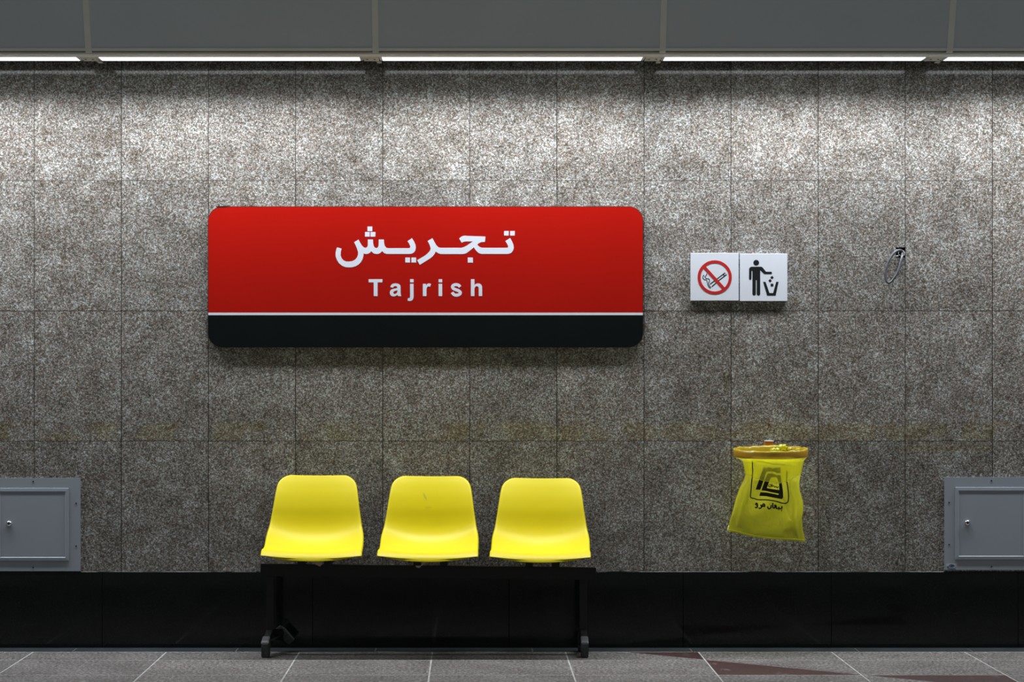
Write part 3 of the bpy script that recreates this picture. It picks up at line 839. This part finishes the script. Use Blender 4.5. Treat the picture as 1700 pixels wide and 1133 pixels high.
for l in ([(370,735),(372,705),(395,680),(422,705),(415,745),(385,745)], [(422,715),(428,780),(395,818),(345,810)],
          [(640,800),(655,745),(630,705),(590,722),(600,762),(640,765)], [(610,790),(560,770),(520,725)], [(545,765),(545,810),(510,842),(460,828)],
          [(748,780),(750,825),(790,855),(835,830),(852,790),(850,740)], [(905,672),(908,825)],
          [(908,822),(955,830),(975,780),(965,745),(1000,750),(1015,790),(1000,835)], [(1000,840),(1100,850),(1160,850),(1190,835),(1190,770)], [(1095,845),(1098,790)]):
    print_line(c2(l), 2.3)
for cx, cy in ((805,710),(1080,890),(1115,893),(1170,900),(1195,893),(1183,928)):
    print_poly(c2([(cx-16,cy),(cx,cy-16),(cx+16,cy),(cx,cy+16)]))
for l in ([(782,105),(782,158),(842,165),(852,112),(805,100)], [(875,80),(890,165)], [(890,165),(920,135),(950,150),(962,180),(1000,160),(1030,185),(1068,185),(1078,150)]):
    print_line(c2(l), 1.35)
for cx, cy in ((1000,208),(1040,212),(1055,235)): print_poly(c2([(cx-11,cy),(cx,cy-11),(cx+11,cy),(cx,cy+11)]))
for _ in range(4):
    es = [e for e in bm.edges if e.calc_length() > 2.2]
    if not es: break
    bmesh.ops.subdivide_edges(bm, edges=es, cuts=1); bmesh.ops.triangulate(bm, faces=bm.faces)
for vtx in bm.verts:
    u, v = inv_bag(vtx.co.x, vtx.co.y); d = bag_depth(u, v, 1)+.0012
    vtx.co = W(vtx.co.x, vtx.co.y, d)
obj('printed_logo', bm, M['print'], bag, label='black logo and Persian lettering')

# ------------------------------------------------------------------ bench with three seats
BD = .30
bench = empty('bench', (-.19, -BD, 0), 'long black steel bench frame on two legs carrying three yellow plastic seats', 'bench')
pl, pr_ = W(433, 936.4, BD), W(988, 942.6, BD)
TH = .055
bm = NB()
vs = box(bm, pl.x, pr_.x, -BD-.02, -BD+.02, 0, TH)
for v in vs: v.co.z += (pl.z-TH)+(pr_.z-pl.z)*(v.co.x-pl.x)/(pr_.x-pl.x)
bmesh.ops.bevel(bm, geom=list(bm.edges), offset=.002, segments=2, affect='EDGES')
obj('beam', bm, M['blacksteel'], bench)
bm = NB(); vs = box(bm, pr_.x-.002, pr_.x+.004, -BD-.021, -BD+.021, pr_.z-TH-.001, pr_.z+.0008, .001, 1)
obj('beam_end_cap', bm, M['blacksteel'], bench)
def zb(x): return pl.z+(pr_.z-pl.z)*(x-pl.x)/(pr_.x-pl.x)-TH
def leg(xc, ang, crooked=False):
    bm = NB()
    box(bm, xc-.016, xc+.016, -BD-.016, -BD+.016, .095, zb(xc)+.001, .002, 1)
    prof = [(.440,.030), (.440,.060), (.425,.078), (.325,.112), (.275,.112), (.175,.078), (.160,.060), (.160,.030), (.195,.030), (.285,.062), (.315,.062), (.405,.030)]
    t_ = NB(); xprism(t_, prof, xc-.015, xc+.015)
    bmesh.ops.bevel(t_, geom=list(t_.edges), offset=.0015, segments=1, affect='EDGES')
    R_ = Matrix.Translation((xc, -BD, 0)) @ Matrix.Rotation(ang, 4, 'Z') @ Matrix.Translation((-xc, BD, 0))
    bmesh.ops.transform(t_, matrix=R_, verts=t_.verts)
    if crooked:
        for v in t_.verts:
            k_ = max(0, (v.co.y+BD-.02)/.13); v.co.x += .042*k_; v.co.z += .030*k_
    me = bpy.data.meshes.new('t'); t_.to_mesh(me); t_.free(); bm.from_mesh(me); bpy.data.meshes.remove(me)
    lg = obj('leg', bm, M['blacksteel'], bench)
    for s_ in (1, -1):
        c_ = NB()
        prof = [(.150,.0), (.158,.066), (.146,.076), (.108,.093), (.100,.090), (.100,.020), (.112,.0)]
        prof = [(BD+s_*d, z) for d, z in prof]
        xprism(c_, prof, xc-.0165, xc+.0165)
        bmesh.ops.bevel(c_, geom=list(c_.edges), offset=.003, segments=2, affect='EDGES')
        M_ = R_
        if crooked and s_ < 0:                       # rear foot twisted and lifted off the floor
            M_ = Matrix.Translation((.042, .0, .030)) @ R_ @ Matrix.Translation((xc, 0, .05)) @ Matrix.Rotation(math.radians(-42), 4, 'Y') @ Matrix.Translation((-xc, 0, -.05))
        bmesh.ops.transform(c_, matrix=M_, verts=c_.verts)
        obj('foot_cap', c_, M['cap'], lg, label='scuffed plastic foot cap')
leg(W(449, 0, BD).x, math.radians(-5), True); leg(W(968, 0, BD).x, math.radians(.6))

def seat_mesh():
    tab = [(.045,.792,.168,.010), (.061,.765,.1725,.014), (.075,.737,.177,.018), (.091,.700,.182,.023), (.107,.650,.188,.029), (.116,.600,.195,.037), (.126,.562,.2000,.044), (.143,.529,.2045,.050), (.171,.501,.2080,.053), (.209,.480,.2108,.051), (.258,.466,.2125,.043), (.310,.460,.214,.031), (.370,.462,.2155,.022), (.412,.466,.217,.016), (.440,.4675,.218,.014), (.460,.4605,.2185,.016), (.4735,.4500,.219,.0195), (.481,.4385,.2195,.025), (.484,.430,.2195,.027)]
    sm = smooth_line([tuple(t) for t in tab], 4)
    # finer rows at the rounded top corners
    r = .052; rows = []
    ztop = .792
    pts = []
    for q in range(10):
        th = math.radians(90*q/10); z = ztop-r*(1-math.cos(math.radians(90-90*q/10))) if False else ztop-r*(1-math.cos(th*1.0)) if False else ztop-r*(1-math.sin(math.radians(90-90*q/10)))
        inset = r*(1-math.cos(math.radians(90-90*q/10)))
        pts.append((z, inset))
    def at_z(z):
        for a0, b0 in zip(sm, sm[1:]):
            if a0[1] >= z >= b0[1]:
                t = (a0[1]-z)/((a0[1]-b0[1]) or 1); return tuple(a0[i]+(b0[i]-a0[i])*t for i in range(4))
        return sm[0]
    for z, inset in pts:
        d, zz, hw, f = at_z(z); rows.append((d, z, hw-inset, f, inset))
    for s_ in sm:
        if s_[1] < ztop-r-.004 or s_[0] > .2: rows.append((s_[0], s_[1], s_[2], s_[3], 0))
    NU = 28; bm = NB(); G = []
    n = len(rows)
    for k, (d, z, hw, f, ins) in enumerate(rows):
        a0 = rows[max(k-1, 0)]; a1 = rows[min(k+1, n-1)]
        td, tz = a1[0]-a0[0], a1[1]-a0[1]; l = math.hypot(td, tz) or 1
        nd, nz = -tz/l, td/l                    # toward sitter / up
        if k > n-6: nd, nz = .0, 1.0            # lip corners rise
        fullw = hw+ins
        row = []
        for i in range(NU+1):
            u = -1+2*i/NU; x = u*hw; uu = abs(x)/fullw
            o = f*(uu**2.2)
            bow = 0
            if k > n-30: bow = .020*(1-u*u)*max(0, (d-.38)/.10)-.012*max(0, (d-.38)/.1)
            dd, z2 = d+nd*o+bow, z+nz*o
            row.append(bm.verts.new((x, -dd, z2)))
        G.append(row)
    for j in range(n-1):
        for i in range(NU): bm.faces.new((G[j][i], G[j+1][i], G[j+1][i+1], G[j][i+1]))
    bm.normal_update()
    # rolled rim along the boundary
    loop = [G[j][0] for j in range(n-1, 0, -1)]+[G[0][i] for i in range(NU+1)]+[G[j][NU] for j in range(1, n)]
    out_ = []
    for step_, (back, outw) in enumerate(((.0035, .0035), (.010, .0048), (.017, .0040))):
        cur = []
        for idx, v in enumerate(loop):
            nn = v.normal if v.normal.y < 0 or v.normal.z > 0 else -v.normal
            p0 = loop[max(idx-1, 0)].co; p1 = loop[min(idx+1, len(loop)-1)].co
            tg = (p1-p0).normalized(); ow = tg.cross(nn).normalized()
            c = Vector((0, -.15, .55))
            if ow.dot(v.co-c) < 0: ow = -ow
            cur.append(bm.verts.new(v.co-nn*back+ow*outw))
        out_.append(cur)
    prev = loop
    for cur in out_:
        for i in range(len(loop)-1): bm.faces.new((prev[i], prev[i+1], cur[i+1], cur[i]))
        prev = cur
    bmesh.ops.recalc_face_normals(bm, faces=bm.faces)
    f0 = min(bm.faces, key=lambda f: (f.calc_center_median()-Vector((0, -.128, .6))).length)
    if f0.normal.y > 0: bmesh.ops.reverse_faces(bm, faces=bm.faces)
    return bm
SO = Vector((0, -BD, .405))
proto = None
def seat_smudge(): pass
seats = [(-.703, .0, -.3, 0.0, 0), (-.186, -.003, -1.2, -.2, 1), (.3135, -.009, -1.9, -1.0, 2)]
for i, (X, dz, yaw, pitch, idx) in enumerate(seats):
    if proto is None:
        sb = seat_mesh()
        s_ = obj('seat', sb, M['yellow'], bench, origin=SO, smooth=True)
        md = s_.modifiers.new('shell', 'SOLIDIFY'); md.thickness = .0035; md.offset = -1
        m2 = s_.modifiers.new('soft', 'SUBSURF'); m2.levels = 1; m2.render_levels = 1
        for xx in (-.066, .052):
            b = NB(); box(b, xx, xx+.034, -.40, -.22, .4075, .4505, .001, 1)
            for v in b.verts:
                if v.co.z > .43: v.co.z -= 0
            mb = obj('seat_mount', b, M['blacksteel'], None)
            mb.parent = s_; mb.location = Vector(mb.location)-SO
        proto = s_
        s_.location = Vector((X, -BD, SO.z+dz))-Vector(bench.location)
        cur = s_
    else:
        cur = proto.copy(); COL.objects.link(cur)
        cur.location = Vector((X, -BD, SO.z+dz))-Vector(bench.location)
        for ch in list(proto.children):
            c = ch.copy(); COL.objects.link(c); c.parent = cur
        if i == 1:
            cur.material_slots[0].link = 'OBJECT'; cur.material_slots[0].material = M['yellow_smudged']; cur['label'] = 'yellow seat with a grey smudge on its backrest'
    cur.rotation_euler = (math.radians(pitch), math.radians(.25), math.radians(yaw))
# leftover wrapping paper between seats and beam
sts = [o for o in bench.children if o.name.startswith('seat')]
def paper(polypx, seat, d, lab):
    b = NB(); pts = [W(x, y, d) for x, y in polypx]
    prism(b, [(p.x, p.z) for p in pts], [], -d, -d+.0008)
    for v in b.verts: v.co.y -= .004*math.sin(v.co.x*60)
    o = obj('wrapping_paper', b, M['paper'], None, label=lab)
    base = Vector(bench.location)+Vector(seat.location)
    o.parent = seat; o.location = Vector(o.location)-base
paper([(452,926),(494,928),(490,932.5),(480,935.3),(462,935),(455,931)], sts[0], .34, 'torn beige wrapping paper')
paper([(507,928),(536,928),(534.5,938),(531,941),(521,936.5)], sts[0], .3245, 'torn beige wrapping paper')
paper([(688,930),(712,931),(700,940.5),(696,944),(690.5,943)], sts[1], .3245, 'torn beige wrapping paper')
